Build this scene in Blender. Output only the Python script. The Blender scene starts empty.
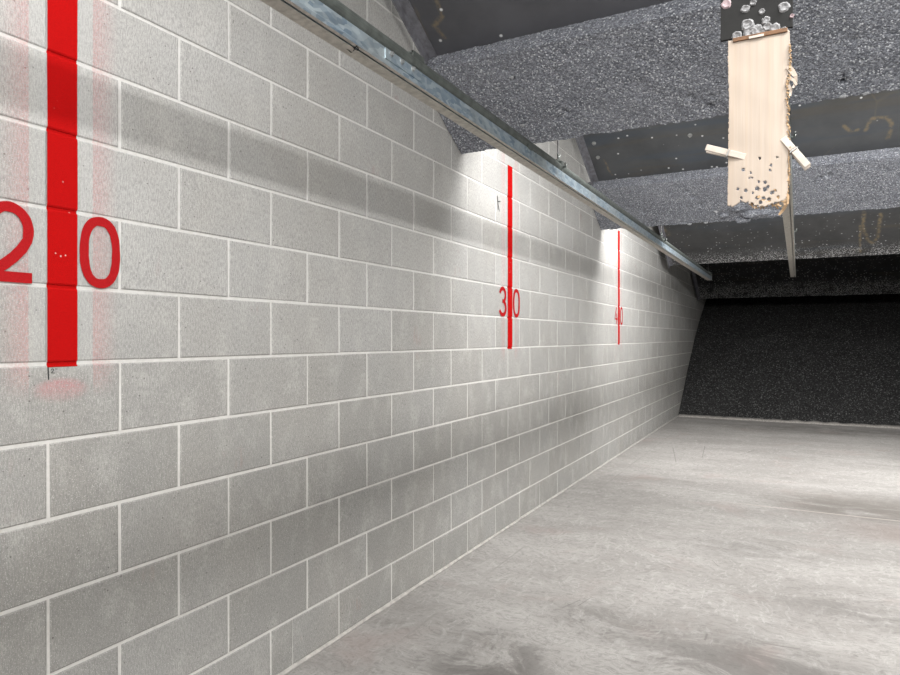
import bpy, bmesh, math, random
from mathutils import Vector, noise as mn
random.seed(7)
S = bpy.context.scene
COL = S.collection
TH = math.radians(28.13)
SN, CS = math.sin(TH), math.cos(TH)
FPX = 651.35
CAM = Vector((1.7206, 0.0, 1.275))
ZC = 1.275

def at_y(px, py, Y):
    """point of the plane y = Y that the photograph shows at (px, py)"""
    u = (px - 450) / FPX; v = (337.5 - py) / FPX
    d = Vector((u * CS - SN, u * SN + CS, v))
    return CAM + d * (Y / d.y)

# ------------------------------------------------------------------ helpers
def mesh_from(name, verts, faces, mat=None, parent=None, smooth=False, origin=None):
    me = bpy.data.meshes.new(name)
    o0 = Vector(origin) if origin is not None else Vector((0, 0, 0))
    me.from_pydata([Vector(v) - o0 for v in verts], [], faces)
    me.update()
    bm = bmesh.new(); bm.from_mesh(me)
    bmesh.ops.recalc_face_normals(bm, faces=bm.faces)
    bm.to_mesh(me); bm.free()
    if smooth:
        for p in me.polygons: p.use_smooth = True
    o = bpy.data.objects.new(name, me)
    COL.objects.link(o)
    if mat: me.materials.append(mat)
    if parent is not None:
        o.parent = parent
        # vertices were given in world coordinates
        if origin is None:
            off = WPOS[parent.name]
            for v in me.vertices: v.co -= off
            WPOS[o.name] = Vector((0, 0, 0)) + off
        else:
            o.location = o0 - WPOS[parent.name]
            WPOS[o.name] = o0
    else:
        o.location = o0
        WPOS[o.name] = o0
    return o
WPOS = {}

class MB:
    def __init__(s): s.v = []; s.f = []
    def add(s, vs, fs):
        n = len(s.v); s.v += [Vector(v) for v in vs]
        s.f += [tuple(i + n for i in f) for f in fs]
    def box(s, x0, x1, y0, y1, z0, z1, M=None):
        vs = [Vector((x, y, z)) for x in (x0, x1) for y in (y0, y1) for z in (z0, z1)]
        if M: vs = [M @ v for v in vs]
        s.add(vs, [(0,1,3,2),(4,6,7,5),(0,4,5,1),(2,3,7,6),(0,2,6,4),(1,5,7,3)])
    def tube(s, pts, r, n=12, caps=True):
        pts = [Vector(p) for p in pts]
        rings = []
        for i, p in enumerate(pts):
            a = pts[max(i-1, 0)]; b = pts[min(i+1, len(pts)-1)]
            t = (b - a).normalized()
            ref = Vector((0, 0, 1)) if abs(t.z) < .9 else Vector((1, 0, 0))
            e1 = t.cross(ref).normalized(); e2 = t.cross(e1)
            rr = r[i] if isinstance(r, (list, tuple)) else r
            rings.append([p + (e1*math.cos(2*math.pi*k/n) + e2*math.sin(2*math.pi*k/n))*rr for k in range(n)])
        vs = [v for g in rings for v in g]; fs = []
        for i in range(len(pts)-1):
            for k in range(n):
                fs.append((i*n+k, i*n+(k+1) % n, (i+1)*n+(k+1) % n, (i+1)*n+k))
        if caps:
            fs.append(tuple(range(n))); fs.append(tuple(reversed(range((len(pts)-1)*n, len(pts)*n))))
        s.add(vs, fs)
    def extrude(s, poly, fn, a, b):
        """poly: 2D points, fn(p, t) -> 3D, between t=a and t=b"""
        n = len(poly)
        s.add([fn(p, a) for p in poly] + [fn(p, b) for p in poly],
              [tuple(range(n)), tuple(range(2*n-1, n-1, -1))] + [(i, (i+1) % n, n+(i+1) % n, n+i) for i in range(n)])
    def build(s, name, mat, parent=None, smooth=False, origin=None, bevel=0, sub=0):
        o = mesh_from(name, s.v, s.f, mat, parent, smooth, origin)
        if bevel:
            m = o.modifiers.new('bevel', 'BEVEL'); m.width = bevel; m.segments = 2; m.limit_method = 'ANGLE'
        if sub:
            m = o.modifiers.new('sub', 'SUBSURF'); m.levels = sub; m.render_levels = sub
        return o

def thing(name, label, cat, loc, group=None):
    o = bpy.data.objects.new(name, None); COL.objects.link(o)
    o.empty_display_size = .1
    o.location = loc; WPOS[o.name] = Vector(loc)
    o['label'] = label; o['category'] = cat
    if group: o['group'] = group
    return o
def tag(o, label=None, cat=None, group=None, kind=None):
    if label: o['label'] = label
    if cat: o['category'] = cat
    if group: o['group'] = group
    if kind: o['kind'] = kind
    return o

# ------------------------------------------------------------------ node helpers
class NT:
    def __init__(s, name):
        s.m = bpy.data.materials.new(name); s.m.use_nodes = True
        s.t = s.m.node_tree; s.t.nodes.clear()
        s.out = s.t.nodes.new('ShaderNodeOutputMaterial')
        s.b = s.t.nodes.new('ShaderNodeBsdfPrincipled')
        s.t.links.new(s.b.outputs[0], s.out.inputs[0])
        s.pos = s.t.nodes.new('ShaderNodeNewGeometry').outputs['Position']
        sx = s.n('ShaderNodeSeparateXYZ'); s.l(s.pos, sx.inputs[0])
        s.X, s.Y, s.Z = sx.outputs
    def n(s, t, **k):
        d = s.t.nodes.new(t)
        for a, b in k.items(): setattr(d, a, b)
        return d
    def l(s, a, b): s.t.links.new(a, b)
    def put(s, sock, v):
        if hasattr(v, 'is_output') or isinstance(v, bpy.types.NodeSocket): s.l(v, sock)
        else: sock.default_value = v
    def math(s, op, a, b=0.0, c=None, clamp=False):
        d = s.n('ShaderNodeMath', operation=op, use_clamp=clamp)
        s.put(d.inputs[0], a); s.put(d.inputs[1], b)
        if c is not None: s.put(d.inputs[2], c)
        return d.outputs[0]
    def add(s, a, b): return s.math('ADD', a, b)
    def sub(s, a, b): return s.math('SUBTRACT', a, b)
    def mul(s, a, b): return s.math('MULTIPLY', a, b)
    def ramp(s, v, a, b, x=0.0, y=1.0):
        d = s.n('ShaderNodeMapRange', interpolation_type='SMOOTHSTEP')
        s.put(d.inputs[0], v)
        for i, q in enumerate((a, b, x, y)): d.inputs[i+1].default_value = q
        return d.outputs[0]
    def vec(s, sx=1, sy=1, sz=1, base=None, off=(0, 0, 0)):
        d = s.n('ShaderNodeMapping'); s.l(base or s.pos, d.inputs[0])
        d.inputs['Scale'].default_value = (sx, sy, sz); d.inputs['Location'].default_value = off
        return d.outputs[0]
    def noise(s, scale, detail=3, rough=.55, vec=None, dist=0.0, color=False):
        d = s.n('ShaderNodeTexNoise'); s.l(vec or s.pos, d.inputs['Vector'])
        d.inputs['Scale'].default_value = scale; d.inputs['Detail'].default_value = detail
        d.inputs['Roughness'].default_value = rough; d.inputs['Distortion'].default_value = dist
        return d.outputs['Color' if color else 'Fac']
    def voro(s, scale, feature='F1', vec=None, out='Distance', rand=1.0):
        d = s.n('ShaderNodeTexVoronoi', feature=feature); s.l(vec or s.pos, d.inputs['Vector'])
        d.inputs['Scale'].default_value = scale; d.inputs['Randomness'].default_value = rand
        return d.outputs[out]
    def mix(s, f, a, b, mode='MIX'):
        d = s.n('ShaderNodeMix', data_type='RGBA', blend_type=mode)
        s.put(d.inputs[0], f)
        for sock, v in ((d.inputs[6], a), (d.inputs[7], b)):
            if isinstance(v, bpy.types.NodeSocket): s.l(v, sock)
            else: sock.default_value = (*v, 1) if len(v) == 3 else v
        return d.outputs[2]
    def grey(s, v):
        d = s.n('ShaderNodeCombineXYZ')
        for i in range(3): s.l(v, d.inputs[i])
        return d.outputs[0]
    def bump(s, h, strength=.3, dist=.01, nrm=None):
        d = s.n('ShaderNodeBump'); s.l(h, d.inputs['Height'])
        d.inputs['Strength'].default_value = strength; d.inputs['Distance'].default_value = dist
        if nrm: s.l(nrm, d.inputs['Normal'])
        return d.outputs[0]
    def seg(s, p, q, a, b, w, soft=None):
        """mask of a line from a to b in the coordinates p, q"""
        dx, dy = b[0]-a[0], b[1]-a[1]; L2 = dx*dx+dy*dy
        px = s.sub(p, a[0]); qy = s.sub(q, a[1])
        t = s.math('MULTIPLY', s.add(s.mul(px, dx), s.mul(qy, dy)), 1.0/L2, clamp=True)
        ex = s.sub(px, s.mul(t, dx)); ey = s.sub(qy, s.mul(t, dy))
        d = s.math('SQRT', s.add(s.mul(ex, ex), s.mul(ey, ey)))
        return s.ramp(d, w*.5, soft or w*1.2, 1, 0)
    def mx(s, *m):
        r = m[0]
        for k in m[1:]: r = s.math('MAXIMUM', r, k)
        return r
    def set(s, color=None, rough=None, metal=None, nrm=None, spec=None):
        for k, v in (('Base Color', color), ('Roughness', rough), ('Metallic', metal), ('Normal', nrm), ('Specular IOR Level', spec)):
            if v is None: continue
            sock = s.b.inputs[k]
            if isinstance(v, bpy.types.NodeSocket): s.l(v, sock)
            elif isinstance(v, (tuple, list)): sock.default_value = (*v, 1)
            else: sock.default_value = v
        return s.m

STRIPES = (1.038, 4.077, 7.11)

def block_material(name, mortar=False):
    t = NT(name)
    geo = t.n('ShaderNodeNewGeometry')
    rnd = geo.outputs['Random Per Island']
    # block colour darker grey low down, paler above
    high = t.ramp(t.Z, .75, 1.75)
    if mortar:
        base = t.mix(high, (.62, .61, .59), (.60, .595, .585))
        n = t.noise(60, 3)
        base = t.mix(t.ramp(n, .35, .7, 0, .35), base, (.48, .465, .44))
        h = n
    else:
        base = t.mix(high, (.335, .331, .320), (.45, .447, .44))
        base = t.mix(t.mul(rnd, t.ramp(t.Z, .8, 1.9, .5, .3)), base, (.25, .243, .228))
        big = t.noise(2.2, 3, .6)
        base = t.mix(t.ramp(big, .35, .75, 0, .35), base, (.36, .34, .31))
        blot = t.noise(9, 4, .6, t.vec(1, 1, .6))
        base = t.mix(t.ramp(blot, .45, .72, 0, .4), base, (.52, .51, .49))
        # sawn / combed face: fine upright streaks and pores
        st = t.noise(1, 3, .7, t.vec(260, 260, 70))
        base = t.mix(t.ramp(st, .38, .60, .50, 0), base, (.19, .19, .185))
        sp = t.noise(330, 2, .7)
        base = t.mix(t.ramp(sp, .56, .68, 0, .5), base, (.70, .69, .67))
        pv = t.voro(42, out='Distance')
        pore = t.mul(t.ramp(pv, .06, .13, 1, 0), t.ramp(t.noise(14, 2), .50, .58))
        base = t.mix(t.mul(pore, .75), base, (.09, .085, .08))
        h = t.add(t.mul(st, .6), t.mul(sp, .5))
        # reddish and brownish drag marks
        rd = t.mul(t.ramp(t.noise(5, 2), .66, .74, 0, .22), t.ramp(t.noise(1, 2, .6, t.vec(40, 40, 6)), .45, .6))
        base = t.mix(rd, base, (.33, .20, .18))
    # masked whiter coat under each red stripe and the pink overspray beside it
    grain = t.noise(240, 2, .7)
    for Yc, k in zip(STRIPES, (1.0, .75, .7)):
        d = t.math('ABSOLUTE', t.sub(t.Y, Yc))
        zz = t.ramp(t.Z, 1.17, 1.21)
        inside = t.mul(t.ramp(d, .082, .086, 1, 0), zz)
        base = t.mix(t.mul(inside, .22), base, (.50, .505, .50))
        hz = t.mul(t.ramp(d, .085, .17, 1, 0), t.math('GREATER_THAN', d, .0855))
        hz = t.mul(hz, t.ramp(t.Z, 1.10, 1.20))
        hz = t.mul(hz, t.ramp(grain, .36, .60, .12, 1.0))
        base = t.mix(t.mul(hz, .36*k), base, (.56, .19, .19))
    # pink smudge below the first stripe
    dy = t.mul(t.sub(t.Y, 1.035), 1/.075); dz = t.mul(t.sub(t.Z, 1.135), 1/.034)
    r = t.math('SQRT', t.add(t.mul(dy, dy), t.mul(dz, dz)))
    sm = t.mul(t.ramp(r, .55, 1.15, 1, 0), t.ramp(t.Z, 1.10, 1.165, .25, 1))
    sm = t.mul(sm, t.ramp(grain, .3, .62, .2, 1))
    base = t.mix(t.mul(sm, .5), base, (.58, .17, .19))
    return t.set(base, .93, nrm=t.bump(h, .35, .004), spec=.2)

def floor_material():
    t = NT('worn_concrete_floor')
    warp = t.noise(1.3, 3, .6, color=True)
    v = t.n('ShaderNodeVectorMath', operation='MULTIPLY_ADD'); t.l(warp, v.inputs[0])
    v.inputs[1].default_value = (.30, .30, 0); t.l(t.pos, v.inputs[2])
    wp = v.outputs[0]
    a = t.noise(1, 6, .62, t.vec(.9, 2.0, 1, wp))
    base = t.mix(t.ramp(a, .34, .66), (.275, .262, .25), (.365, .352, .338))
    b = t.noise(1, 5, .65, t.vec(1.3, 4.5, 1, wp), 1.4)
    base = t.mix(t.ramp(b, .50, .74, 0, .5), base, (.20, .188, .176))
    c = t.noise(1, 6, .75, t.vec(14, 26, 1, wp), 2.2)
    base = t.mix(t.ramp(c, .44, .66, 0, .62), base, (.155, .148, .142))
    e = t.noise(1, 5, .7, t.vec(22, 9, 1, wp), 1.5)
    base = t.mix(t.ramp(e, .50, .70, 0, .55), base, (.43, .42, .405))
    red = t.noise(1, 4, .6, t.vec(1.6, 1.6, 1, None, (7, 3, 0)), .6)
    base = t.mix(t.ramp(red, .56, .72, 0, .38), base, (.275, .215, .20))
    fine = t.noise(190, 3, .7)
    base = t.mix(t.ramp(fine, .35, .65, .2, 0), base, (.18, .175, .17))
    # tyre-dark band before the sawn joint
    n = t.noise(1, 4, .6, t.vec(1.5, 5, 1, wp))
    bd = t.mul(t.mul(t.ramp(t.Y, 5.2, 5.55), t.ramp(t.Y, 5.75, 6.5, 1, 0)), t.ramp(t.X, 1.2, 2.0))
    base = t.mix(t.mul(t.mul(bd, t.ramp(n, .30, .52)), .75), base, (.125, .112, .10))
    bd = t.mul(t.mul(t.ramp(t.Y, 4.7, 5.0), t.ramp(t.Y, 5.2, 5.45, 1, 0)), t.ramp(t.X, 1.7, 2.4))
    base = t.mix(t.mul(bd, .45), base, (.20, .15, .135))
    q = t.noise(1, 5, .7, t.vec(3, 5, 1, wp), 1.0)
    for (x, y, rx, ry, k) in ((.66, 2.3, .28, .34, .75), (1.6, 2.75, .55, .3, .6), (.95, 2.9, .3, .2, .4), (2.1, 3.6, .6, .3, .45), (1.5, 4.3, .5, .25, .35), (2.1, 10.3, 1.6, .5, .5)):
        dx = t.mul(t.sub(t.X, x), 1/rx); dy = t.mul(t.sub(t.Y, y), 1/ry)
        r = t.math('SQRT', t.add(t.mul(dx, dx), t.mul(dy, dy)))
        m = t.mul(t.ramp(r, .3, 1.3, 1, 0), t.ramp(q, .38, .58))
        base = t.mix(t.mul(m, k), base, (.10, .093, .088))
    wx = t.add(t.X, t.mul(t.sub(t.noise(3, 2), .5), .02)); wy = t.add(t.Y, t.mul(t.sub(t.noise(4, 2), .5), .02))
    j = t.mul(t.ramp(t.math('ABSOLUTE', t.sub(wy, 5.46)), .006, .014, 1, 0), t.ramp(t.X, 1.1, 1.6))
    base = t.mix(t.mul(j, .7), base, (.42, .38, .35))
    l = t.mul(t.ramp(t.math('ABSOLUTE', t.sub(wx, .245)), .003, .008, 1, 0), t.ramp(t.noise(2.3, 2), .45, .6))
    base = t.mix(t.mul(l, .55), base, (.22, .21, .2))
    marks = []
    for px, py, qx, qy, w in ((762, 643, 800, 649, .004), (562, 608, 580, 600, .003), (705, 640, 707, 634, .005), (676, 462, 673, 448, .005),
                              (702, 458, 705, 446, .005), (740, 455, 755, 450, .006), (855, 655, 857, 656, .006), (712, 560, 718, 566, .003), (578, 606, 590, 598, .003)):
        def fl(px, py):
            u = (px-450)/FPX; vv = (337.5-py)/FPX
            d = Vector((u*CS-SN, u*SN+CS, vv)); p = CAM + d*(-ZC/d.z); return (p.x, p.y)
        marks.append(t.seg(t.X, t.Y, fl(px, py), fl(qx, qy), w))
    base = t.mix(t.mul(t.mx(*marks), .42), base, (.09, .085, .08))
    return t.set(base, t.ramp(a, .3, .7, .72, .86), nrm=t.bump(t.add(c, t.mul(fine, .4)), .25, .004), spec=.3)

def granular(name, dark, mid, light, scale, lightamt=.5, bump=.8, rough=.95):
    t = NT(name)
    v = t.voro(scale, out='Color')
    sx = t.n('ShaderNodeSeparateXYZ'); t.l(v, sx.inputs[0])
    r1, r2 = sx.outputs[0], sx.outputs[1]
    d = t.voro(scale, out='Distance')
    base = t.mix(t.ramp(r1, .1, .9), dark, mid)
    base = t.mix(t.mul(t.ramp(r2, 1-lightamt, 1.0), 1.0), base, light)
    base = t.mix(t.ramp(d, .45, .8, 0, .6), base, dark)
    big = t.noise(3, 3)
    base = t.mix(t.ramp(big, .3, .7, 0, .25), base, mid)
    h = t.sub(1.0, d)
    h2 = t.add(h, t.mul(t.noise(scale*.35, 3), 1.2))
    return t, base, t.bump(h2, bump, 1.2/scale), rough

def foam_material():
    t, base, nrm, r = granular('bonded_rubber_foam', (.13, .137, .16), (.33, .345, .385), (.70, .72, .76), 150, .20)
    return t.set(base, r, nrm=nrm, spec=.15)

def berm_material():
    t, base, nrm, r = granular('shredded_black_rubber', (.018, .018, .018), (.050, .050, .051), (.20, .20, .20), 75, .18)
    sp = t.voro(20, out='Distance')
    base = t.mix(t.mul(t.ramp(sp, .04, .10, 1, 0), t.ramp(t.noise(7, 2), .52, .62)), base, (.40, .40, .39))
    return t.set(base, r, nrm=nrm, spec=.15)

def steel_material(name, spots=0.0, spot_edge=None, stains=(), tint=(.046, .047, .052), blue=.5):
    t = NT(name)
    n1 = t.noise(2.5, 4, .6)
    base = t.mix(t.ramp(n1, .3, .7), tint, tuple(c*.70 for c in tint))
    # mill-scale bands that run across the plate, blue and brown
    b = t.noise(1, 3, .6, t.vec(.5, 5, 5))
    base = t.mix(t.ramp(b, .52, .68, 0, blue), base, (.05, .066, .090))
    br = t.noise(1, 3, .6, t.vec(.8, 7, 7, None, (3, 1, 5)))
    base = t.mix(t.ramp(br, .56, .72, 0, .45), base, (.088, .075, .055))
    # tan drip lines
    ed = t.voro(1.7, 'DISTANCE_TO_EDGE', t.vec(1, 1, 1, None, (1.3, .4, 0)))
    wob = t.noise(11, 3)
    ln = t.mul(t.ramp(t.add(ed, t.mul(t.sub(wob, .5), .05)), .0, .014, 1, 0), t.ramp(t.noise(1.7, 2), .55, .66))
    base = t.mix(t.mul(ln, .22), base, (.20, .155, .09))
    if stains:
        wx = t.add(t.X, t.mul(t.sub(t.noise(12, 3), .5), .025)); wy = t.add(t.Y, t.mul(t.sub(t.noise(8, 3), .5), .03))
        ms = [t.seg(wx, wy, a, b_, w*.1, w*1.5) for a, b_, w in stains]
        m = t.mul(t.mx(*ms), t.ramp(t.noise(22, 4, .7), .36, .62, .05, 1))
        base = t.mix(t.mul(m, .62), base, (.25, .19, .105))
    if spots:
        sv = t.voro(26, out='Distance'); col = t.voro(26, out='Color')
        sx = t.n('ShaderNodeSeparateXYZ'); t.l(col, sx.inputs[0])
        m = t.mul(t.ramp(sv, .10, .30, 1, 0), t.math('GREATER_THAN', sx.outputs[0], 1-spots))
        if spot_edge:
            y0, y1 = spot_edge
            m = t.mul(m, t.ramp(t.Y, y0, y1, .2, 1))
            sv2 = t.voro(60, out='Distance')
            m2 = t.mul(t.ramp(sv2, .2, .5, 1, 0), t.ramp(t.Y, y1-.28, y1, 0, 1))
            m2 = t.mul(m2, t.ramp(t.noise(6, 2), .3, .5))
            m = t.mx(m, m2)
        base = t.mix(t.mul(m, .9), base, (.78, .78, .79))
    fine = t.noise(1, 3, .6, t.vec(20, 220, 220))
    base = t.mix(t.ramp(fine, .45, .7, 0, .18), base, (.10, .10, .10))
    return t.set(base, t.ramp(n1, .3, .7, .42, .60), nrm=t.bump(fine, .06, .003), spec=.5)

def galv_material():
    t = NT('galvanised_steel')
    c = t.voro(70, out='Color', vec=t.vec(1, .5, 1)); sx = t.n('ShaderNodeSeparateXYZ'); t.l(c, sx.inputs[0])
    base = t.mix(sx.outputs[0], (.20, .27, .34), (.44, .51, .55))
    base = t.mix(t.ramp(t.noise(6, 3), .4, .7, 0, .5), base, (.42, .45, .44))
    return t.set(base, t.ramp(sx.outputs[1], 0, 1, .34, .5), .75)

def simple(name, col, rough=.6, metal=0.0, n=30, var=.25, bump=.1):
    t = NT(name)
    k = t.noise(n, 4, .6)
    base = t.mix(t.ramp(k, .3, .7), col, tuple(c*(1-var) for c in col))
    return t.set(base, rough, metal, nrm=t.bump(k, bump, .003))

def red_material(name, col):
    t = NT(name)
    k = t.noise(350, 2, .7)
    base = t.mix(t.ramp(k, .40, .66, 0, .34), col, (col[0]*.55, .004, .004))
    chip = t.mul(t.ramp(t.voro(55), .10, .17, 1, 0), t.ramp(t.noise(9, 2), .60, .66))
    base = t.mix(t.mul(chip, .8), base, (.62, .45, .42))
    return t.set(base, .8, nrm=t.bump(k, .3, .003), spec=.06)

def cardboard_material():
    t = NT('corrugated_cardboard')
    k = t.noise(1, 3, .6, t.vec(95, 1, 2.5))
    base = t.mix(t.ramp(k, .35, .7), (.43, .365, .31), (.395, .33, .275))
    ln = t.noise(1, 1, .5, t.vec(160, 1, .6))
    base = t.mix(t.ramp(ln, .60, .68, 0, .3), base, (.44, .35, .27))
    base = t.mix(t.ramp(t.noise(7, 3), .5, .7, 0, .3), base, (.49, .425, .365))
    return t.set(base, .85, nrm=t.bump(k, .25, .003), spec=.2)

M = dict(
    block=block_material('concrete_block'), mortar=block_material('mortar', True), floor=floor_material(),
    foam=foam_material(), berm=berm_material(), galv=galv_material(),
    rail_under=simple('dull_rail_metal', (.50, .475, .43), .65, .15, 40, .3),
    rail_dark=simple('dark_oxidised_rail', (.10, .112, .105), .5, .4, 25, .4),
    angle=simple('grey_primed_angle', (.21, .21, .235), .6, .1, 25, .4),
    bolt=simple('zinc_bolt', (.55, .56, .56), .35, .8),
    rod=simple('threaded_rod', (.16, .16, .16), .6, .4, 200, .5),
    black=simple('black_painted_plate', (.010, .010, .010), .9, 0, 30, .4),
    lead=simple('lead_splash', (.31, .31, .32), .9, 0, 160, .6, .6),
    leadpink=simple('lead_splash_pinkish', (.40, .30, .32), .7, .1, 90, .4, .6),
    card=cardboard_material(), brown=simple('brown_cardboard_core', (.20, .105, .055), .85, 0, 60, .5),
    torn=simple('torn_cardboard_fibre', (.46, .31, .18), .9, 0, 70, .45, .5),
    wood=simple('pale_peg_wood', (.54, .475, .415), .7, 0, 60, .14),
    red=red_material('red_stripe_paint', (.43, .004, .004)), red2=red_material('red_numeral_paint', (.38, .012, .015)),
    pen=simple('black_marker_ink', (.02, .02, .022), .7),
    paint=simple('grey_paint_wall', (.42, .42, .41), .9, 0, 3, .15), dark=simple('dark_ceiling', (.06, .06, .06), .9, 0, 3, .2),
    seal=simple('pale_sealant', (.46, .44, .415), .85, 0, 25, .3), curb=simple('dusty_curb', (.36, .34, .32), .9, 0, 45, .45),
)

# ------------------------------------------------------------------ setting
X1 = 3.6; YB = -4.0; YE = 16.0; ZT = 3.95
mb = MB(); mb.box(-.3, X1+.2, YB-.2, YE+.2, -.2, 0); tag(mb.build('floor', M['floor']), kind='structure')
mb = MB(); mb.box(-.3, X1+.2, YB-.2, YE+.2, ZT, ZT+.2); tag(mb.build('ceiling', M['dark']), kind='structure')
mb = MB(); mb.box(X1, X1+.2, YB, YE, 0, ZT); tag(mb.build('wall_right', M['paint']), kind='structure')
mb = MB(); mb.box(0, X1, YB-.2, YB, 0, ZT); tag(mb.build('wall_back', M['paint']), kind='structure')
mb = MB(); mb.box(0, X1, YE, YE+.2, 0, ZT); tag(mb.build('wall_front', M['dark']), kind='structure')

# block wall: every block a bevelled face standing 4 mm proud of the mortar
BL, BH, JW = .4064, .2032, .0095
ZA = 1.2064; Y0 = 2.966*BL
def joint_z(j): return ZA - j*BH            # line j, counted downwards from the foot of the stripes
wall = MB()
REC = .0030
wall.box(-.2, -REC, YB, YE, 0, ZT)
wm = wall.build('wall_left', M['mortar'])
blk = MB()
def block(y0, y1, z0, z1, dark=False):
    z0 = max(z0, .012)
    if z1 - z0 < .03: return
    e = .0035; x = random.uniform(-.0008, .0006); b = -REC - .002
    t1, t2 = random.uniform(-.0006, .0006), random.uniform(-.0006, .0006)
    def jig(): return random.uniform(-.0009, .0009)
    o = [(y0+jig(), z0+jig()), (y1+jig(), z0+jig()), (y1+jig(), z1+jig()), (y0+jig(), z1+jig())]
    i = [(o[0][0]+e, o[0][1]+e), (o[1][0]-e, o[1][1]+e), (o[2][0]-e, o[2][1]-e), (o[3][0]+e, o[3][1]-e)]
    xs = [x-t1-t2, x+t1-t2, x+t1+t2, x-t1+t2]
    vs = [(b, *p) for p in o] + [(xs[k]-.002, *o[k]) for k in range(4)] + [(xs[k], *i[k]) for k in range(4)]
    fs = [(8, 9, 10, 11)]
    for k in range(4):
        n = (k+1) % 4
        fs += [(k, n, 4+n, 4+k), (4+k, 4+n, 8+n, 8+k)]
    blk.add(vs, fs)
cuts = {5: [1.932, 3.637]}
for j in range(-14, 6):
    zt, zb = joint_z(j), joint_z(j+1)
    if zb > ZT - .02: continue
    off = 0.0 if j % 2 == 0 else .5
    k0 = int((YB - Y0)/BL) - 1
    for i in range(k0, k0 + 54):
        ya = (i + off)*BL + Y0; yb = ya + BL
        if ya < YB or yb > YE: continue
        spans = [(ya + JW/2, yb - JW/2)]
        for c in cuts.get(j, []):
            if ya + .03 < c < yb - .03: spans = [(ya + JW/2, c - .002), (c + .002, yb - JW/2)]
        for a, b in spans: block(a, b, zb + JW/2, min(zt - JW/2, ZT))
bo = mesh_from('blockwork', blk.v, blk.f, M['block'])
# one wall object: mortar bed and blocks together
bm = bmesh.new(); bm.from_mesh(wm.data)
n0 = len(bm.faces)
bm.from_mesh(bo.data)
bm.faces.ensure_lookup_table()
for i, f in enumerate(bm.faces): f.material_index = 0 if i < n0 else 1
bm.to_mesh(wm.data); bm.free()
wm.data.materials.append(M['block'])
bpy.data.objects.remove(bo)
tag(wm, kind='structure')

# sealant bead along the wall foot
mb = MB()
N = 160
pts = []
for i in range(N+1):
    y = YB + (11.1-YB)*i/N
    w = .012 + .006*mn.noise(Vector((0, y*4, 3))); h = .011 + .004*mn.noise(Vector((5, y*5, 1)))
    pts.append([(-.004, y, 0), (w, y, 0), (w*.8, y, h*.45), (.004, y, h), (-.004, y, h)])
vs = [p for r in pts for p in r]; fs = []
for i in range(N):
    for k in range(4): fs.append((i*5+k, i*5+k+1, (i+1)*5+k+1, (i+1)*5+k))
mb.add(vs, fs); tag(mb.build('trim_1', M['seal'], smooth=True), kind='structure')
# dusty ledge at the foot of the berm
mb = MB()
N = 120; vs = []; fs = []
for i in range(N+1):
    x = .02 + (X1-.04)*i/N
    w = .10 + .03*mn.noise(Vector((x*3, 0, 7))); h = .03 + .012*mn.noise(Vector((x*8, 2, 1)))
    vs += [(x, 11.02-w*.5, 0), (x, 11.02-w*.35, h*.8), (x, 11.06, h), (x, 11.12, h), (x, 11.12, 0)]
for i in range(N):
    for k in range(5):
        n = (k+1) % 5
        fs.append((i*5+k, i*5+n, (i+1)*5+n, (i+1)*5+k))
fs += [tuple(range(5)), tuple(reversed(range(N*5, N*5+5)))]
mb.add(vs, fs); tag(mb.build('trim_2', M['curb']), kind='structure')

# ------------------------------------------------------------------ distance markers on the wall
def stripe_mesh(mb, yc, w, z0, z1):
    """painted strip that dips into every bed joint it crosses"""
    prof = []
    zs = [joint_z(j) for j in range(6, -14, -1)]
    P = .0022
    prof.append((P, z0))
    for z in zs:
        if z0 + .004 < z < z1 - .01:
            a, b = z - JW/2, z + JW/2
            prof += [(P, a-.004), (P-.0018, a), (-REC+.0008, a+.001), (-REC+.0008, b-.001), (P-.0018, b), (P, b+.004)]
    prof.append((P, z1))
    vs = []; fs = []
    for i, (x, z) in enumerate(prof):
        j1 = .0016*mn.noise(Vector((z*60, yc, 0))); j2 = .0016*mn.noise(Vector((z*60, yc, 9)))
        vs += [(x, yc-w/2+j1, z), (x, yc+w/2+j2, z)]
    for i in range(len(prof)-1): fs.append((2*i, 2*i+1, 2*i+3, 2*i+2))
    mb.add(vs, fs)

def ribbon(mb, pts, w, x=.0020, closed=False):
    n = len(pts); L = []; R = []
    for i in range(n):
        a = pts[(i-1) % n] if (closed or i > 0) else pts[i]
        b = pts[(i+1) % n] if (closed or i < n-1) else pts[i]
        d = Vector((b[0]-a[0], b[1]-a[1])).normalized(); nrm = Vector((-d.y, d.x))
        ww = w*(1 + .10*mn.noise(Vector((pts[i][0]*70, pts[i][1]*70, w*100))))
        L.append((x, pts[i][0]+nrm.x*ww/2, pts[i][1]+nrm.y*ww/2)); R.append((x, pts[i][0]-nrm.x*ww/2, pts[i][1]-nrm.y*ww/2))
    fs = []
    for i in range(n if closed else n-1):
        k = (i+1) % n
        fs.append((2*i, 2*i+1, 2*k+1, 2*k))
    vs = []
    for l, r in zip(L, R): vs += [l, r]
    mb.add(vs, fs)

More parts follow.
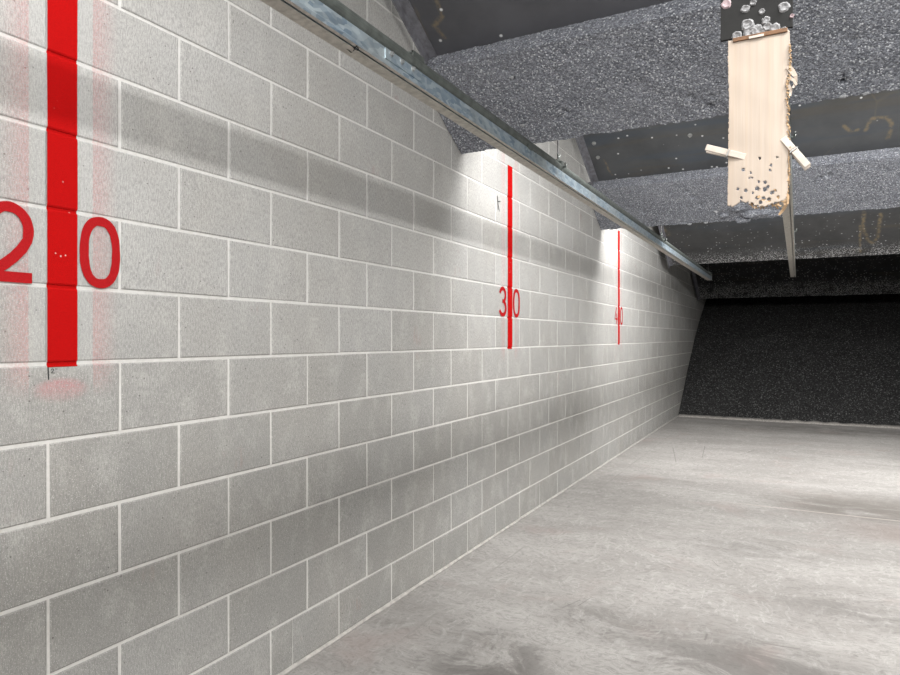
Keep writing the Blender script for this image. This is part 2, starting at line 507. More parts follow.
def arc(cx, cy, rx, ry, a0, a1, n=24):
    return [(cx + rx*math.cos(math.radians(a0+(a1-a0)*i/n)), cy + ry*math.sin(math.radians(a0+(a1-a0)*i/n))) for i in range(n+1)]
def digit_zero():
    pts = []
    for i in range(64):
        a = 2*math.pi*i/64; c, s = math.cos(a), math.sin(a)
        pts.append((.5 + .5*math.copysign(abs(c)**.85, c), .5 + .5*math.copysign(abs(s)**.80, s)))
    return [(pts, True)]
def digit_two():
    return [(arc(.47, .68, .49, .32, 185, -12, 28) + [(.93, .545), (.80, .42), (.60, .29), (.38, .18), (.16, .09), (.03, .045)], False),
            ([(-.02, 0), (1.05, 0)], False)]
def digit_three():
    return [(arc(.44, .75, .46, .25, 165, -75, 22) + [(.40, .53)], False), ([(.40, .53)] + arc(.44, .26, .52, .26, 80, -160, 26), False)]
def digit_four():
    return [([(.62, 1.0), (-.02, .28), (1.05, .28)], False), ([(.76, .62), (.76, -.02)], False)]
def numeral(parent, strokes, y0, y1, z0, z1, w, x=.0020):
    mb = MB()
    h = w/2
    for k, (pts, closed) in enumerate(strokes):
        q = [(y0+h+(y1-y0-w)*p[0], z0+h+(z1-z0-w)*p[1]) for p in pts]
        if not closed:      # resample straight runs so that corners stay crisp
            ribbon(mb, q, w, x + .0001*k)
        else: ribbon(mb, q, w, x, True)
    return mb.build('numeral', M['red2'], parent)

D = [('20', 1.038, 1.038-.192, 1.038-.070, 1.0845, 1.204), ('30', 4.077, 3.897, 4.022, 4.128, 4.252), ('40', 7.11, 6.925, 7.052, 7.165, 7.290)]
labels = ['wide red painted stripe with large 20 on block wall, nearest marker',
          'red painted stripe numbered 30 on the block wall past the first overhead baffle',
          'narrow-looking red stripe numbered 40, farthest marker on the block wall']
tops = [2.435, 2.435, 2.435]
for (txt, yc, a0, a1, b0, b1), lab, zt in zip(D, labels, tops):
    e = thing('distance_marker', lab, 'painted marker', (0, yc, 1.2), 'painted distance markers on the left wall')
    mb = MB(); stripe_mesh(mb, yc, .080, 1.2, zt); mb.build('stripe', M['red'], e)
    first = {'2': digit_two, '3': digit_three, '4': digit_four}[txt[0]]()
    n1 = numeral(e, first, a0, a1, 1.4125, 1.6115, .0255); n1['label'] = 'red painted ' + txt[0]
    n2 = numeral(e, digit_zero(), b0, b1, 1.4125, 1.6115, .0255); n2['label'] = 'red painted 0'
    if txt == '20':
        mb = MB()
        ribbon(mb, [(1.0, 1.199), (1.0015, 1.165)], .0030)
        ribbon(mb, [(1.0075, 1.190), (1.0105, 1.1935), (1.0145, 1.191), (1.013, 1.187), (1.008, 1.182)], .0018)
        ribbon(mb, [(1.008, 1.1825), (1.017, 1.182)], .0018)
        ribbon(mb, [(1.0195, 1.194), (1.0205, 1.1905)], .0014); ribbon(mb, [(1.0225, 1.194), (1.0235, 1.1905)], .0014)
        p = mb.build('pencil_mark', M['pen'], e); p['label'] = 'small hand-drawn tick and 2-inch note below the stripe'
# pencilled arrow on the blocks left of the 30 stripe
mb = MB()
ribbon(mb, [(3.868, 2.195), (3.878, 2.105)], .006)
ribbon(mb, [(3.870, 2.155), (3.915, 2.165)], .005)
ribbon(mb, [(3.870, 2.155), (3.905, 2.095)], .005)
tag(mb.build('pencil_arrow', M['pen'], origin=(0, 3.88, 2.16)), 'small dark hand-drawn arrow on the pale blocks left of the 30 stripe', 'pencil mark')

# ------------------------------------------------------------------ overhead baffles
S30, C30 = math.sin(math.radians(30)), math.cos(math.radians(30))
TANB = math.tan(math.radians(30))
def plate_z(Yb, y): return 2.712 - TANB*(y - (Yb - .453))
bf_labels = ['nearest overhead baffle, grey granular foam below a dark steel sheet, behind the cardboard',
             'second overhead baffle, thinner-looking foam band with a torn edge behind the cardboard foot',
             'bare dark steel overhead baffle with rust drips, third from the camera',
             'farthest overhead baffle, black and white-speckled, right above the rubber slope']
def foam_pad(parent, Yb, seed, torn=None, gouges=()):
    L, T = .581, .100
    o = Vector((0, Yb-.503, 2.625)); ds = Vector((0, C30, -S30)); dn = Vector((0, -S30, -C30))   # along the slope; out of the face
    prof = [(0, T*(1-i/7)) for i in range(7)] + [(L*i/44, 0) for i in range(45)] + [(L, T*(i+1)/7) for i in range(7)]
    NX = 300; x0, x1 = .004, X1-.01
    vs = []; n = len(prof)
    for i in range(NX+1):
        x = x0 + (x1-x0)*i/NX
        for k, (s, tt) in enumerate(prof):
            q = Vector((x*1.0, s, tt))
            jn = .0035*mn.noise(q*95 + Vector((seed, 0, 0))) + .006*mn.noise(q*9 + Vector((seed, 4, 0)))
            js = .004*mn.noise(q*60 + Vector((0, seed, 0)))
            if s > L*.97:
                js += .010*mn.noise(Vector((x*7, seed, 0))) + .010*mn.noise(Vector((x*33, seed, tt*6)))
                if torn:
                    w = math.exp(-((x-torn[0])/torn[1])**2)
                    js += w*(.028*mn.noise(Vector((x*24, seed, 2))) + .02*mn.noise(Vector((x*70, seed, tt*20))) + .012)
            if s < .001 or s > L*.999: js += .004*mn.noise(Vector((x*14, seed, tt*9)))
            for gx, gs, gr, gd in gouges:
                d2 = ((x-gx)/gr)**2 + ((s-gs)/gr)**2
                if d2 < 4 and tt < .01: jn -= gd*math.exp(-d2*1.6)*(1+.6*mn.noise(q*120))
            p = o + ds*(s+js) - dn*tt + dn*jn
            vs.append(Vector((x, p.y, p.z)) + Vector((.003*mn.noise(q*80 + Vector((9, 9, seed))) if 0 < i < NX else 0, 0, 0)))
    fs = []
    for i in range(NX):
        for k in range(n):
            m = (k+1) % n
            fs.append((i*n+k, i*n+m, (i+1)*n+m, (i+1)*n+k))
    fs += [tuple(range(n)), tuple(reversed(range(NX*n, NX*n+n)))]
    f = mesh_from('foam_pad', vs, fs, M['foam'], parent)
    f['label'] = 'grey bonded-rubber foam pad'
    return f

def baffle(k, Yb, yend, has_foam, mat, XL=.055):
    e = thing('overhead_baffle', bf_labels[k], 'bullet baffle', (X1/2, Yb, 2.35), 'overhead bullet baffles across the range')
    y0 = Yb - .453 - 1.2
    mb = MB(); th = .012
    def P(p, x): return Vector((x, p[0], p[1]))
    # steel plate, with faces split so the sheet can carry a slight dish
    mb.extrude([(y0, plate_z(Yb, y0)), (yend, plate_z(Yb, yend)), (yend+th*S30, plate_z(Yb, yend)+th*C30), (y0+th*S30, plate_z(Yb, y0)+th*C30)], P, XL, X1-.01)
    mb.build('steel_plate', mat, e)
    # angle along the wall end
    ye = Yb - .453 if has_foam else yend
    d = Vector((0, C30, -S30)); nn = Vector((0, -S30, -C30))
    a = Vector((XL, y0, plate_z(Yb, y0))); ln = (ye-y0)/C30 - .002
    mb = MB()
    for (xa, xb, ta, tb) in ((0, .052, 0.001, .009), (0, .007, .009, .055)):
        vs = []
        for s in (0, ln):
            for x in (xa, xb):
                for q in (ta, tb): vs.append(a + Vector((x, 0, 0)) + d*s + nn*q)
        mb.add(vs, [(0,1,3,2),(4,6,7,5),(0,4,5,1),(2,3,7,6),(0,2,6,4),(1,5,7,3)])
    mb.build('edge_angle', M['angle'], e)
    return e
def bolt_on_plate(e, Yb, x, y, r=.012):
    nn = Vector((0, -S30, -C30)); p = Vector((x, y, plate_z(Yb, y)))
    mb = MB(); mb.tube([p + nn*.0005, p + nn*.006], r*1.5, 16); mb.tube([p + nn*.006, p + nn*.017], r, 6)
    mb.build('bolt', M['bolt'], e)
def on_plate(Yb, px, py):
    """point of a baffle's sloping steel underside seen at px, py"""
    u = (px-450)/FPX; v = (337.5-py)/FPX
    d = Vector((u*CS-SN, u*SN+CS, v))
    # ZC + k dz = 2.712 - T (k dy - Yb + .453)
    k = (2.712 + TANB*(Yb-.453) - ZC)/(d.z + TANB*d.y)
    return CAM + d*k
def stain(Yb, *polys):
    out = []
    for w, pts in polys:
        q = [on_plate(Yb, *p) for p in pts]
        out += [((a.x, a.y), (b.x, b.y), w) for a, b in zip(q, q[1:])]
    return out
YBS = (3.353, 6.38, 9.41, 12.44)
st1 = stain(YBS[0], (.012, [(437, 0), (442, 16), (434, 26), (444, 36)]), (.008, [(388, 0), (404, 22)]))
st2 = stain(YBS[1], (.016, [(866, 130), (871, 119), (886, 117), (892, 123), (888, 138)]), (.014, [(844, 126), (850, 131), (858, 130)]), (.010, [(604, 160), (608, 168), (612, 175)]))
st3 = stain(YBS[2], (.022, [(864, 212), (863, 228), (868, 240), (873, 244), (878, 236), (881, 214)]), (.016, [(860, 226), (860, 252)]), (.04, [(662, 228), (668, 234)]))
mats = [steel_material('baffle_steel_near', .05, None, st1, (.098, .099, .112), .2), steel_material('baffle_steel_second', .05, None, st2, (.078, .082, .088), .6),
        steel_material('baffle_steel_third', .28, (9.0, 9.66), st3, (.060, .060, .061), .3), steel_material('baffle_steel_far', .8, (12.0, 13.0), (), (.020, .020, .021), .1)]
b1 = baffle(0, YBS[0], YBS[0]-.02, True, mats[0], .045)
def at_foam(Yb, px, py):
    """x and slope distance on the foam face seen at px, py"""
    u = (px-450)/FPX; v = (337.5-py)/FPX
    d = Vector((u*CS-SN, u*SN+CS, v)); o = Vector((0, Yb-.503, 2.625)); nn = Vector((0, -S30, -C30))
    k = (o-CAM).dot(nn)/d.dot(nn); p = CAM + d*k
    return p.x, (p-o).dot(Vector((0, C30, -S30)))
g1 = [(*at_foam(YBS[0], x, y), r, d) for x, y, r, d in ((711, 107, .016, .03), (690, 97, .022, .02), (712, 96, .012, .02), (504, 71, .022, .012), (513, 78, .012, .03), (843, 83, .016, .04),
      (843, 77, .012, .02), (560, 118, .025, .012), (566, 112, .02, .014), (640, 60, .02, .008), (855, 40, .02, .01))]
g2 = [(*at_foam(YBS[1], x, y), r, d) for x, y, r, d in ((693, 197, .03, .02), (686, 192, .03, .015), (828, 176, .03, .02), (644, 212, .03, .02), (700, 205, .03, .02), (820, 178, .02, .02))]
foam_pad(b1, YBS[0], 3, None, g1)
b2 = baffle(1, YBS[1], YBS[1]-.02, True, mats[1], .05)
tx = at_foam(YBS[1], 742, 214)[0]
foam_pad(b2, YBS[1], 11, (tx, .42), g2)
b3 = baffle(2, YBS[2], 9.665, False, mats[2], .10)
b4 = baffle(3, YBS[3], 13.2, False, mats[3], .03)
for e, Yb, pts in ((b1, YBS[0], ((498, 46),)), (b2, YBS[1], ((594, 143), (598, 157), (690, 135)))):
    for p in pts:
        q = on_plate(Yb, *p); bolt_on_plate(e, Yb, q.x, q.y)
# chips and shreds hanging from the foam
def chip(parent, c, r, mat, name, seed, stretch=(1, 1, 1)):
    bm = bmesh.new(); bmesh.ops.create_icosphere(bm, subdivisions=2, radius=1)
    vs = []
    for v in bm.verts:
        k = 1 + .45*mn.noise(v.co*1.7 + Vector((seed, 0, 0)))
        vs.append(Vector(c) + Vector((v.co.x*r*k*stretch[0], v.co.y*r*k*stretch[1], v.co.z*r*k*stretch[2])))
    fs = [tuple(v.index for v in f.verts) for f in bm.faces]; bm.free()
    return mesh_from(name, vs, fs, mat, parent)
M['chip'] = simple('pale_foam_chip', (.40, .41, .43), .95, 0, 120, .4, .6)
for i, (px, py, r) in enumerate(((512, 77, .012), (497, 88, .009), (843, 96, .014), (622, 137, .010), (523, 125, .012), (866, 93, .012))):
    x, s = at_foam(YBS[0], px, py)
    s = min(s, .575); p = Vector((x, YBS[0]-.503 + C30*s - S30*.002, 2.625 - S30*s - C30*.002))
    chip(b1, p, r, M['chip'], 'foam_chip', i, (1.2, .8, .6))
for i, (px, py, r) in enumerate(((716, 211, .022), (724, 214, .016), (741, 219, .02), (745, 221, .018), (752, 213, .03), (762, 212, .03), (771, 214, .022), (706, 222, .015), (690, 225, .013), (738, 206, .026), (776, 212, .02))):
    x, s = at_foam(YBS[1], px, py)
    s = min(s, .585); p = Vector((x, YBS[1]-.503 + C30*s - S30*.006, 2.625 - S30*s - C30*.006))
    chip(b2, p, r*(.7 if i == 0 else 2.1 if 710 < px < 780 else 1.0), M['foam'] if i not in (0, 7, 8) else M['chip'], 'foam_shred', i+20, (1.3, .7, .7))

# ------------------------------------------------------------------ target rails
def rail(xc, z0, ya, yb, label):
    e = thing('target_rail', label, 'rail', (xc, yb, z0), 'ceiling-hung target rails')
    w = .033
    # channel: box track with a projecting lower lip
    prof = [(-w, 0), (.013, 0), (.013, .022), (.0205, .022), (.0205, 0), (w, 0), (w, .012), (w-.002, .015), (w-.002, .053), (w-.012, .058), (-w, .058)]
    mb = MB(); mb.extrude(prof, lambda p, t: Vector((xc+p[0], t, z0+p[1])), ya, yb)
    o = mb.build('channel', M['galv'], e)
    o.data.materials.append(M['rail_under'])
    for p in o.data.polygons:
        if p.normal.z < -.9 or p.normal.x < -.9: p.material_index = 1
    mb = MB(); r = .0245
    pr = [(xc+.010, t, z0+.077) for t in (ya+.001, yb-.02)]
    mb.tube(pr, r, 20)
    mb.build('top_tube', M['rail_dark'], e, smooth=False)
    # splice plate with bolts on the side
    def bolts(parent, pts):
        for (y, z) in pts:
            b = MB(); b.tube([(xc+w-.003, y, z), (xc+w+.003, y, z)], .009, 12); b.tube([(xc+w+.003, y, z), (xc+w+.010, y, z)], .006, 6)
            b.build('bolt', M['bolt'], parent)
    for ys in (1.80,):
        mb = MB(); mb.box(xc+w-.003, xc+w+.0015, ys-.11, ys+.11, z0+.018, z0+.051)
        sp = mb.build('splice_plate', M['galv'], e)
        bolts(sp, [(ys-.08, z0+.042), (ys-.02, z0+.040), (ys+.05, z0+.042)])
        mb = MB(); mb.box(xc-.024, xc+.030, ys+.06, ys+.13, z0+.104, z0+.110)
        mb.box(xc+.024, xc+.031, ys+.06, ys+.13, z0+.062, z0+.110)
        mb.build('clip', M['rail_dark'], e)
    mb = MB(); mb.box(xc+w-.003, xc+w+.004, 2.905, 2.955, z0+.050, z0+.075); mb.build('clip', M['rail_dark'], e)
    for yh, zt in ((.36, ZT), (3.42, ZT), (6.47, ZT), (10.2, ZT)):
        mb = MB(); mb.tube([(xc+.004, yh, z0+.1), (xc+.004, yh, zt)], .0042, 10)
        h = mb.build('hanger_rod', M['rod'], e)
        mb = MB()
        mb.box(xc-.024, xc+.032, yh-.02, yh+.02, z0+.104, z0+.110)
        mb.box(xc+.026, xc+.032, yh-.02, yh+.02, z0+.055, z0+.106)
        mb.box(xc-.030, xc-.024, yh-.02, yh+.02, z0+.055, z0+.106)
        mb.tube([(xc+.004, yh, z0+.110), (xc+.004, yh, z0+.124)], .013, 6)
        mb.tube([(xc+.032, yh, z0+.08), (xc+.052, yh, z0+.08)], .006, 8)
        for sg in (-1, 1):
            mb.tube([(xc+.046, yh, z0+.08), (xc+.052, yh+sg*.022, z0+.098)], [.005, .003], 8)
            mb.tube([(xc+.006, yh, z0+.126), (xc+.010, yh+sg*.026, z0+.152)], [.005, .003], 8)
        mb.build('hanger_clamp', M['rail_dark'], h)
    # end stop
    mb = MB(); mb.box(xc-.036, xc+.036, yb, yb+.012, z0-.004, z0+.104); mb.build('end_stop', M['rod'], e)
    return e
ZR = ZC + .85
r1 = rail(.557, ZR, -1.0, 10.35, 'long galvanised target rail hung in front of the block wall')
r2 = rail(1.657, ZR, -1.0, 10.35, 'galvanised target rail seen nearly end-on behind the cardboard')
# felt-pen squiggle on the underside of the first rail
mb = MB()
def under(px, py):
    u = (px-450)/FPX; v = (337.5-py)/FPX; d = Vector((u*CS-SN, u*SN+CS, v)); k = (ZR-.0012-ZC)/d.z; p = CAM+d*k; return p
def pen_line(pts, w):
    P = [under(*p) for p in pts]
    for a, b in zip(P, P[1:]):
        t = (b-a).normalized(); n = Vector((-t.y, t.x, 0))*w/2
        mb.add([a+n-t*w*.3, b+n+t*w*.3, b-n+t*w*.3, a-n-t*w*.3], [(0, 1, 2, 3)])
pen_line([(347, 49.5), (348.5, 50), (350, 51.5), (351, 52.5), (352, 52)], .0035)
pen_line([(353.5, 51), (355, 48), (357, 45.6)], .0035)
pen_line([(353.5, 47), (355, 49.5), (357.5, 50.5), (358.5, 48.5), (357, 46.8), (354.5, 47)], .0035)
s_ = mb.build('pen_squiggle', M['pen'], r1); s_['label'] = 'black felt-pen squiggle on the rail underside'

# ------------------------------------------------------------------ target carrier, cardboard, pegs
FW = 1.35
YT = FW*CS + FW*(757-450)/FPX*SN           # plane across the lane
pl = lambda px, py, dy=0.0: at_y(px, py, YT+dy)
tl = pl(720.5, 41); br = pl(793, 28); zb = tl.z
x0, x1 = tl.x, br.x
car = thing('target_carrier', 'black steel target carrier plate covered with pale bullet splashes, above the cardboard', 'target carrier', ((x0+x1)/2, YT, zb))
mb = MB(); mb.box(x0, x1, YT, YT+.008, zb, zb+.13); mb.build('plate', M['black'], car, bevel=.001)
# trolley running on the rail above
mb = MB()
mb.box(1.657-.05, 1.657-.043, YT+.0, YT+.10, ZR-.07, ZR+.05); mb.box(1.657+.043, 1.657+.05, YT+.0, YT+.10, ZR-.07, ZR+.05)
mb.box(1.657-.05, 1.657+.05, YT+.0, YT+.10, ZR-.076, ZR-.069)
mb.box(1.657-.03, 1.657+.03, YT+.0081, YT+.014, zb+.09, ZR-.07)
mb.build('trolley', M['rod'], car)
for i, (px, py, r, pk) in enumerate(((726.5, 4, 5.0, 1), (745.5, 8.8, 4.2, 0), (753, 2.8, 3.2, 0), (761.8, 11.5, 2.9, 0), (784, 7, 5.2, 0), (747.5, 25, 6.2, 0), (757, 31, 6.5, 0),
                                     (766, 20.5, 4.2, 0), (767.5, 27, 4.3, 0), (775, 28, 5.0, 0), (737, 36, 5.0, 0), (784, 30.5, 3.5, 0), (792, 16, 2.2, 1), (751, 33, 7, 0))):
    c = pl(px, py); rr = r/FPX*FW; mb = MB(); n = 30
    outer = []; mid = []; inner = []
    for k in range(n):
        a = 2*math.pi*k/n
        q = rr*(1 + .22*mn.noise(Vector((math.cos(a)*1.6+i*5, math.sin(a)*1.6, 0))) + .10*mn.noise(Vector((math.cos(a)*6+i*5, math.sin(a)*6, 3))))
        outer.append((c.x+q*math.cos(a), YT-.0002, c.z+q*math.sin(a)))
        mid.append((c.x+q*.72*math.cos(a), YT-.0022-.0006*(i % 3), c.z+q*.72*math.sin(a)))
        inner.append((c.x+q*.26*math.cos(a), YT-.0008, c.z+q*.26*math.sin(a)))
    fs = []
    for k in range(n):
        m = (k+1) % n
        fs += [(k, m, n+m, n+k), (n+k, n+m, 2*n+m, 2*n+k)]
    fs.append(tuple(range(2*n, 3*n)))
    mb.add(outer+mid+inner, fs)
    s_ = mb.build('lead_splash', M['leadpink'] if pk else M['lead'], car)
    if pk: s_['label'] = 'pinkish bullet splash'

# cardboard: a fine grid with ragged borders and punched bullet holes
DC = -.010
Ld = [(28, 729), (40, 728.3), (60, 728), (100, 729), (150, 728.3), (180, 728), (207, 727.5), (222, 727.5)]
Rd = [(28, 789), (45, 790), (66, 789.5), (80, 787), (100, 787.2), (130, 788), (160, 788), (185, 788), (200, 786), (222, 782)]
def lerp(tab, y):
    for (a, u), (b, v) in zip(tab, tab[1:]):
        if y <= b: return u + (v-u)*max(0, (y-a))/(b-a)
    return tab[-1][1]
holes = [(759.6, 158.6, 1.5), (777, 157.5, 1.2), (771, 165.5, 1.4), (770, 170.5, 1.4), (743.3, 170, 1.9), (750.8, 173, 1.2), (749.5, 178.3, 1.1), (751.8, 178, 1.1), (758.8, 182, 1.4), (765, 182.5, 1.7),
         (738, 189.3, 1.5), (745.8, 190.8, 1.9), (753, 193, 1.2), (741.5, 198, 1.4), (757.5, 188.6, 2.4), (765, 189.5, 2.3), (757, 198, 1.8), (768, 187, 1.6), (763.5, 199, 2.2), (772, 193, 2.0), (775, 191, 1.6), (760.5, 202.5, 2.0), (769, 200, 2.2), (752, 204.5, 1.8), (778, 197.5, 1.6)]
NXc, NZc = 104, 300
pxs = [725 + 68*i/NXc for i in range(NXc+1)]; pys = [26 + 190*i/NZc for i in range(NZc+1)]
def warp(px, py):
    t = (px-728)/60
    return DC - .004*math.sin(t*3.1)*((py-26)/190) - .006*((py-26)/190)**2 + .0015*mn.noise(Vector((px*.05, py*.03, 2)))
gv = {}; vs = []; fs = []
def keep(px, py):
    top = 41.5 - (px-728)*.182
    if py < top: return False
    l = lerp(Ld, py) + .7*mn.noise(Vector((0, py*.25, 1))) + .5*mn.noise(Vector((0, py*.9, 1)))
    r = lerp(Rd, py) + 1.2*mn.noise(Vector((9, py*.16, 1))) + .8*mn.noise(Vector((9, py*.7, 5)))
    if px < l or px > r: return False
    bt = 207 - (px-728)*.02 - 4.5*math.exp(-((px-741)/4.5)**2) + 3.6*mn.noise(Vector((px*.22, 3, 0))) + 2.2*mn.noise(Vector((px*.8, 3, 0)))
    if px > 735: bt -= 2.5*max(0, math.sin((px-735)*.13))
    if px > 764: bt -= (px-764)*.28
    if py > bt: return False
    for hx, hy, hr in holes:
        d = math.hypot(px-hx, py-hy)
        if d < hr*1.2*(.82 + .35*mn.noise(Vector(((px-hx)*1.2, (py-hy)*1.2, hx)))): return False
    return True
def gid(i, j):
    if (i, j) not in gv:
        gv[(i, j)] = len(vs); vs.append(pl(pxs[i], pys[j], warp(pxs[i], pys[j])))
    return gv[(i, j)]
for i in range(NXc):
    for j in range(NZc):
        if keep((pxs[i]+pxs[i+1])/2, (pys[j]+pys[j+1])/2):
            fs.append((gid(i, j), gid(i+1, j), gid(i+1, j+1), gid(i, j+1)))
cb = thing('cardboard_target', 'torn strip of pale cardboard full of bullet holes near its foot', 'cardboard', pl(757, 41, DC))
sh = mesh_from('sheet', vs, fs, M['card'], cb, smooth=True)
sm = sh.modifiers.new('thick', 'SOLIDIFY'); sm.thickness = .0035; sm.offset = 0
# brown fold tucked under the plate
mb = MB()
a0, a1 = pl(733, 42.6, DC), pl(787.5, 31.6, DC)
mb.box(a0.x, a1.x, YT+DC-.0055, YT+DC+.006, a0.z-.001, a0.z+.0075)
f_ = mb.build('top_fold', M['brown'], cb, bevel=.001); f_['label'] = 'dark brown folded top edge'
mb = MB(); a0, a1 = pl(749, 38.7, DC), pl(764, 36.3, DC)
mb.box(a0.x, a1.x, YT+DC-.0068, YT+DC-.005, a0.z-.003, a0.z+.002); f_ = mb.build('scuff', M['wood'], cb, bevel=.0006); f_['label'] = 'pale scuff on the brown fold'
# frayed fibres along the right and lower edges
random.seed(21)
mb = MB()
def shred(pts, w, dy0=-.004, thick=.0016):
    P = [pl(p[0], p[1], DC + dy0 - .010*k/len(pts)*random.uniform(-.4, 1)) for k, p in enumerate(pts)]
    vs = []; fs = []
    n = len(P)
    for k, p in enumerate(P):
        t = (P[min(k+1, n-1)] - P[max(k-1, 0)]).normalized(); nrm = Vector((-t.z, 0, t.x))
        ww = w*(1 - .55*k/(n-1))*(1+.3*random.uniform(-1, 1))
        for s in (-1, 1):
            vs += [p + nrm*ww*s/2 + Vector((0, -thick/2, 0)), p + nrm*ww*s/2 + Vector((0, thick/2, 0))]
    for k in range(n-1):
        b = 4*k
        fs += [(b, b+2, b+6, b+4), (b+1, b+5, b+7, b+3), (b, b+4, b+5, b+1), (b+2, b+3, b+7, b+6)]
    fs += [(0, 1, 3, 2), (4*n-4, 4*n-2, 4*n-1, 4*n-3)]
    mb.add(vs, fs)
for y in range(44, 206, 3):
    x = lerp(Rd, y) + random.uniform(-1.0, .6); s = random.uniform(2, 5.5)
    shred([(x, y), (x+random.uniform(.5, 2.2), y+s*.5), (x+random.uniform(.2, 2.6), y+s)], random.uniform(.002, .005))
te = mb.build('torn_edge', M['torn'], cb); te['label'] = 'brown frayed right edge'
mb = MB()
shred([(788, 66), (792, 71), (795.5, 76), (796, 82), (793, 88)], .010); shred([(789, 78), (793.5, 80), (796.5, 85)], .008)
shred([(787, 84), (791, 90), (790, 96)], .007)
fl = mb.build('torn_flap', M['card'], cb); fl['label'] = 'pale torn flap on the right edge'
mb = MB()
shred([(779, 193), (784, 200), (786, 205), (783, 210), (779, 215)], .010); shred([(771, 196), (778, 199), (786, 201)], .010); shred([(784, 190), (788, 197), (788, 204)], .007)
for i in range(16):
    x, y = random.uniform(753, 783), random.uniform(190, 206)
    a = random.uniform(0, 6.28); s = random.uniform(3, 6)
    shred([(x, y), (x+s*.5*math.cos(a), y+s*.4*math.sin(a)), (x+s*math.cos(a), y+s*.9*math.sin(a)+1)], random.uniform(.003, .007), -.006)
for i in range(9):
    x, y = 750 + i*3.6, 203 + random.uniform(-2, 1.5)
    shred([(x, y), (x+random.uniform(-2, 2), y+2), (x+random.uniform(-4, 4), y+random.uniform(2, 6))], .006, -.004)
fl = mb.build('shredded_foot', M['torn'], cb); fl['label'] = 'shredded brown and pale fibres at the foot'

def clothespin(label, tip, tail):
    a, b = pl(*tip, DC), pl(*tail, DC)
    ax = (b-a); L = ax.length; ax.normalize()
    fr = Vector((0, -1, 0)); sd = ax.cross(fr).normalized()
    base = a + ax*L*.5
    e = thing('clothespin', label, 'clothespin', base, 'wooden pegs clipped on the cardboard')
    W = .0125
    for s in (1, -1):
        mb = MB()
        # side profile in (along, out): jaw thin, belly with notch at the spring, slimmer handle
        prof = [(0, .0030), (.03*L, .0065), (.30*L, .0098), (.40*L, .0100), (.43*L, .0085), (.47*L, .0085), (.50*L, .0112), (.97*L, .0135), (L, .0125), (L, .0070), (.55*L, .0040), (.40*L, .0030), (.34*L, .0045), (.20*L, .0030)]
        mb.extrude(prof, lambda p, t: a + ax*p[0] + fr*(s*p[1]) + sd*t, -W/2, W/2)
        p_ = mb.build('prong', M['wood'], e, bevel=.0008)
    mb = MB()
    for k in (-1, 1):
        c = a + ax*.445*L + sd*k*(W/2+.001)
        mb.tube([c + fr*.0100, c - fr*.0100], .0010, 8)
    for s in (1, -1):
        c = a + ax*.445*L + fr*s*.0098
        mb.tube([c - sd*(W/2+.001), c + sd*(W/2+.001)], .0011, 8)
    # coil
    pts = []
    for k in range(40):
        an = 2*math.pi*k/10; q = (k/39-.5)*(W+.004)
        pts.append(a + ax*(.455*L + .0028*math.cos(an)) + fr*(.0028*math.sin(an)) + sd*q)
    mb.tube(pts, .0009, 6)
    mb.build('spring', M['bolt'], e)
clothespin('wooden clothespin clipped to the left edge of the cardboard', (746.5, 157.8), (706.5, 148.6))
clothespin('wooden clothespin clipped to the right edge of the cardboard, tilted down', (782.5, 138), (808, 167.5))

# ------------------------------------------------------------------ rubber berm
PB = [(11.04, .0), (11.6, .37), (12.2, .78), (13.0, 1.275), (13.7, 1.63), (14.4, 1.95), (15.2, 2.25), (16.0, 2.5)]
def berm_z(y):
    for (a, u), (b, v) in zip(PB, PB[1:]):
        if y <= b: return u + (v-u)*(y-a)/(b-a)
    return PB[-1][1]
vs = []; fs = []; NX, NY = 230, 240
for j in range(NY+1):
    y = 11.04 + (15.98-11.04)*j/NY
    for i in range(NX+1):
        x = .003 + (X1-.006)*i/NX
        z = berm_z(y)
        n = .03*mn.noise(Vector((x*1.3, y*1.3, 0))) + .010*mn.noise(Vector((x*17, y*17, 0))) + .012*mn.noise(Vector((x*47, y*47, 3)))
        if i in (0, NX): n *= .3
        vs.append((x, y - n*.5, max(z + n*.84, 0.002)))
for j in range(NY):
    for i in range(NX):
        k = j*(NX+1)+i
        fs.append((k, k+1, k+NX+2, k+NX+1))
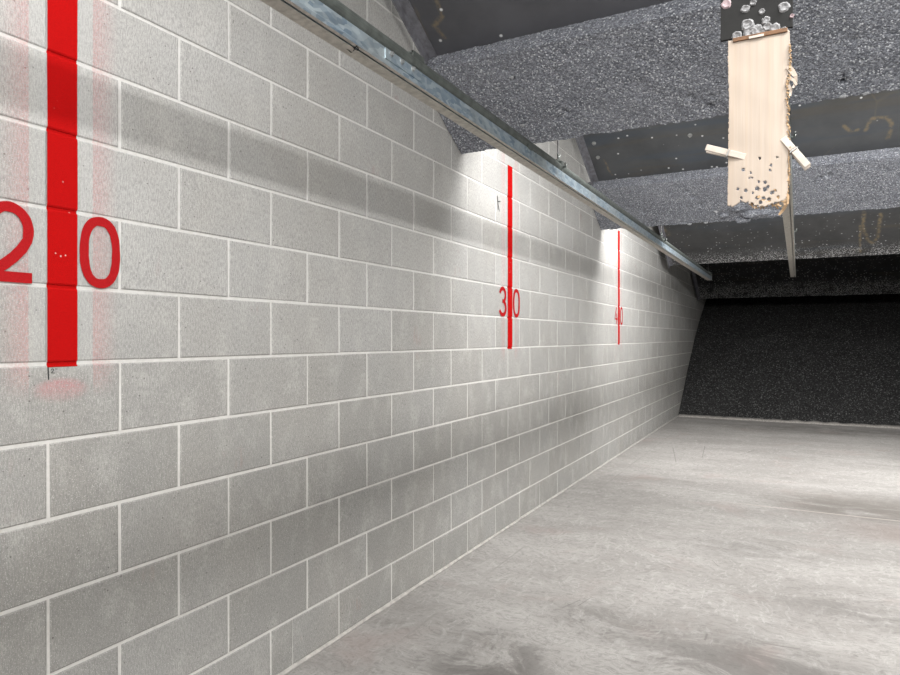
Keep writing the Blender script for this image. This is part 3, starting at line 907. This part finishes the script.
# underside closes the heap
base = len(vs); vs += [(.003, 11.04, .001), (X1-.003, 11.04, .001), (X1-.003, 15.98, .001), (.003, 15.98, .001)]
fs.append((base, base+3, base+2, base+1))
top = NY*(NX+1)
fs.append(tuple([base+3] + [top+i for i in range(NX+1)] + [base+2]))
fs.append(tuple([base] + [j*(NX+1) for j in range(NY+1)] + [base+3]))
fs.append(tuple([base+1] + [j*(NX+1)+NX for j in range(NY+1)] + [base+2]))
me = bpy.data.meshes.new('rubber_berm'); me.from_pydata([Vector(v)-Vector((X1/2, 11.04, 0)) for v in vs], [], fs); me.update()
o = bpy.data.objects.new('rubber_berm', me); COL.objects.link(o); o.location = (X1/2, 11.04, 0); me.materials.append(M['berm'])
tag(o, 'sloping bank of black shredded rubber closing the far end of the range', 'rubber bank', kind='stuff')

# ------------------------------------------------------------------ lights: tubes across the lane behind baffles, plus an added set behind the camera
def tube_light(y, z, w, power, tilt=0.0, x0=.30, x1=3.45, col=(1, .985, .96)):
    l = bpy.data.lights.new('tube_light', 'AREA'); l.shape = 'RECTANGLE'; l.size = x1-x0; l.size_y = w
    l.energy = power; l.color = col
    o = bpy.data.objects.new('tube_light', l); COL.objects.link(o); o.location = ((x0+x1)/2, y, z)
    o.rotation_euler = (tilt, 0, 0)         # 0 looks straight down, positive turns downrange
for yb, hi, lo, bat in ((-2.7, 45, 50, 40), (.33, 66, 15, 86), (3.353, 38, 60, 86), (6.38, 60, 92, 58)):  # first set, behind the camera, is added to brighten surfaces facing uprange
    tube_light(yb+.22, 3.27, .30, hi)
    tube_light(yb+.13, 2.56, .06, lo, math.radians(55))
    l = tube_light(yb+.65, 3.07, 1.0, bat, 0, 2.50, 2.72)    # batten hung along the lane
w = bpy.data.worlds.new('world'); S.world = w; w.use_nodes = True
w.node_tree.nodes['Background'].inputs[0].default_value = (.5, .52, .55, 1)
w.node_tree.nodes['Background'].inputs[1].default_value = .05

# ------------------------------------------------------------------ camera
c = bpy.data.cameras.new('camera'); co = bpy.data.objects.new('camera', c); COL.objects.link(co)
c.sensor_width = 36; c.lens = FPX/900*36; c.clip_start = .02
co.location = CAM; co.rotation_euler = (math.pi/2, 0, TH)
S.camera = co
S.view_settings.view_transform = 'Standard'; S.view_settings.look = 'None'
S.view_settings.gamma = 1; S.view_settings.use_curve_mapping = False
S.view_settings.exposure = 0.0
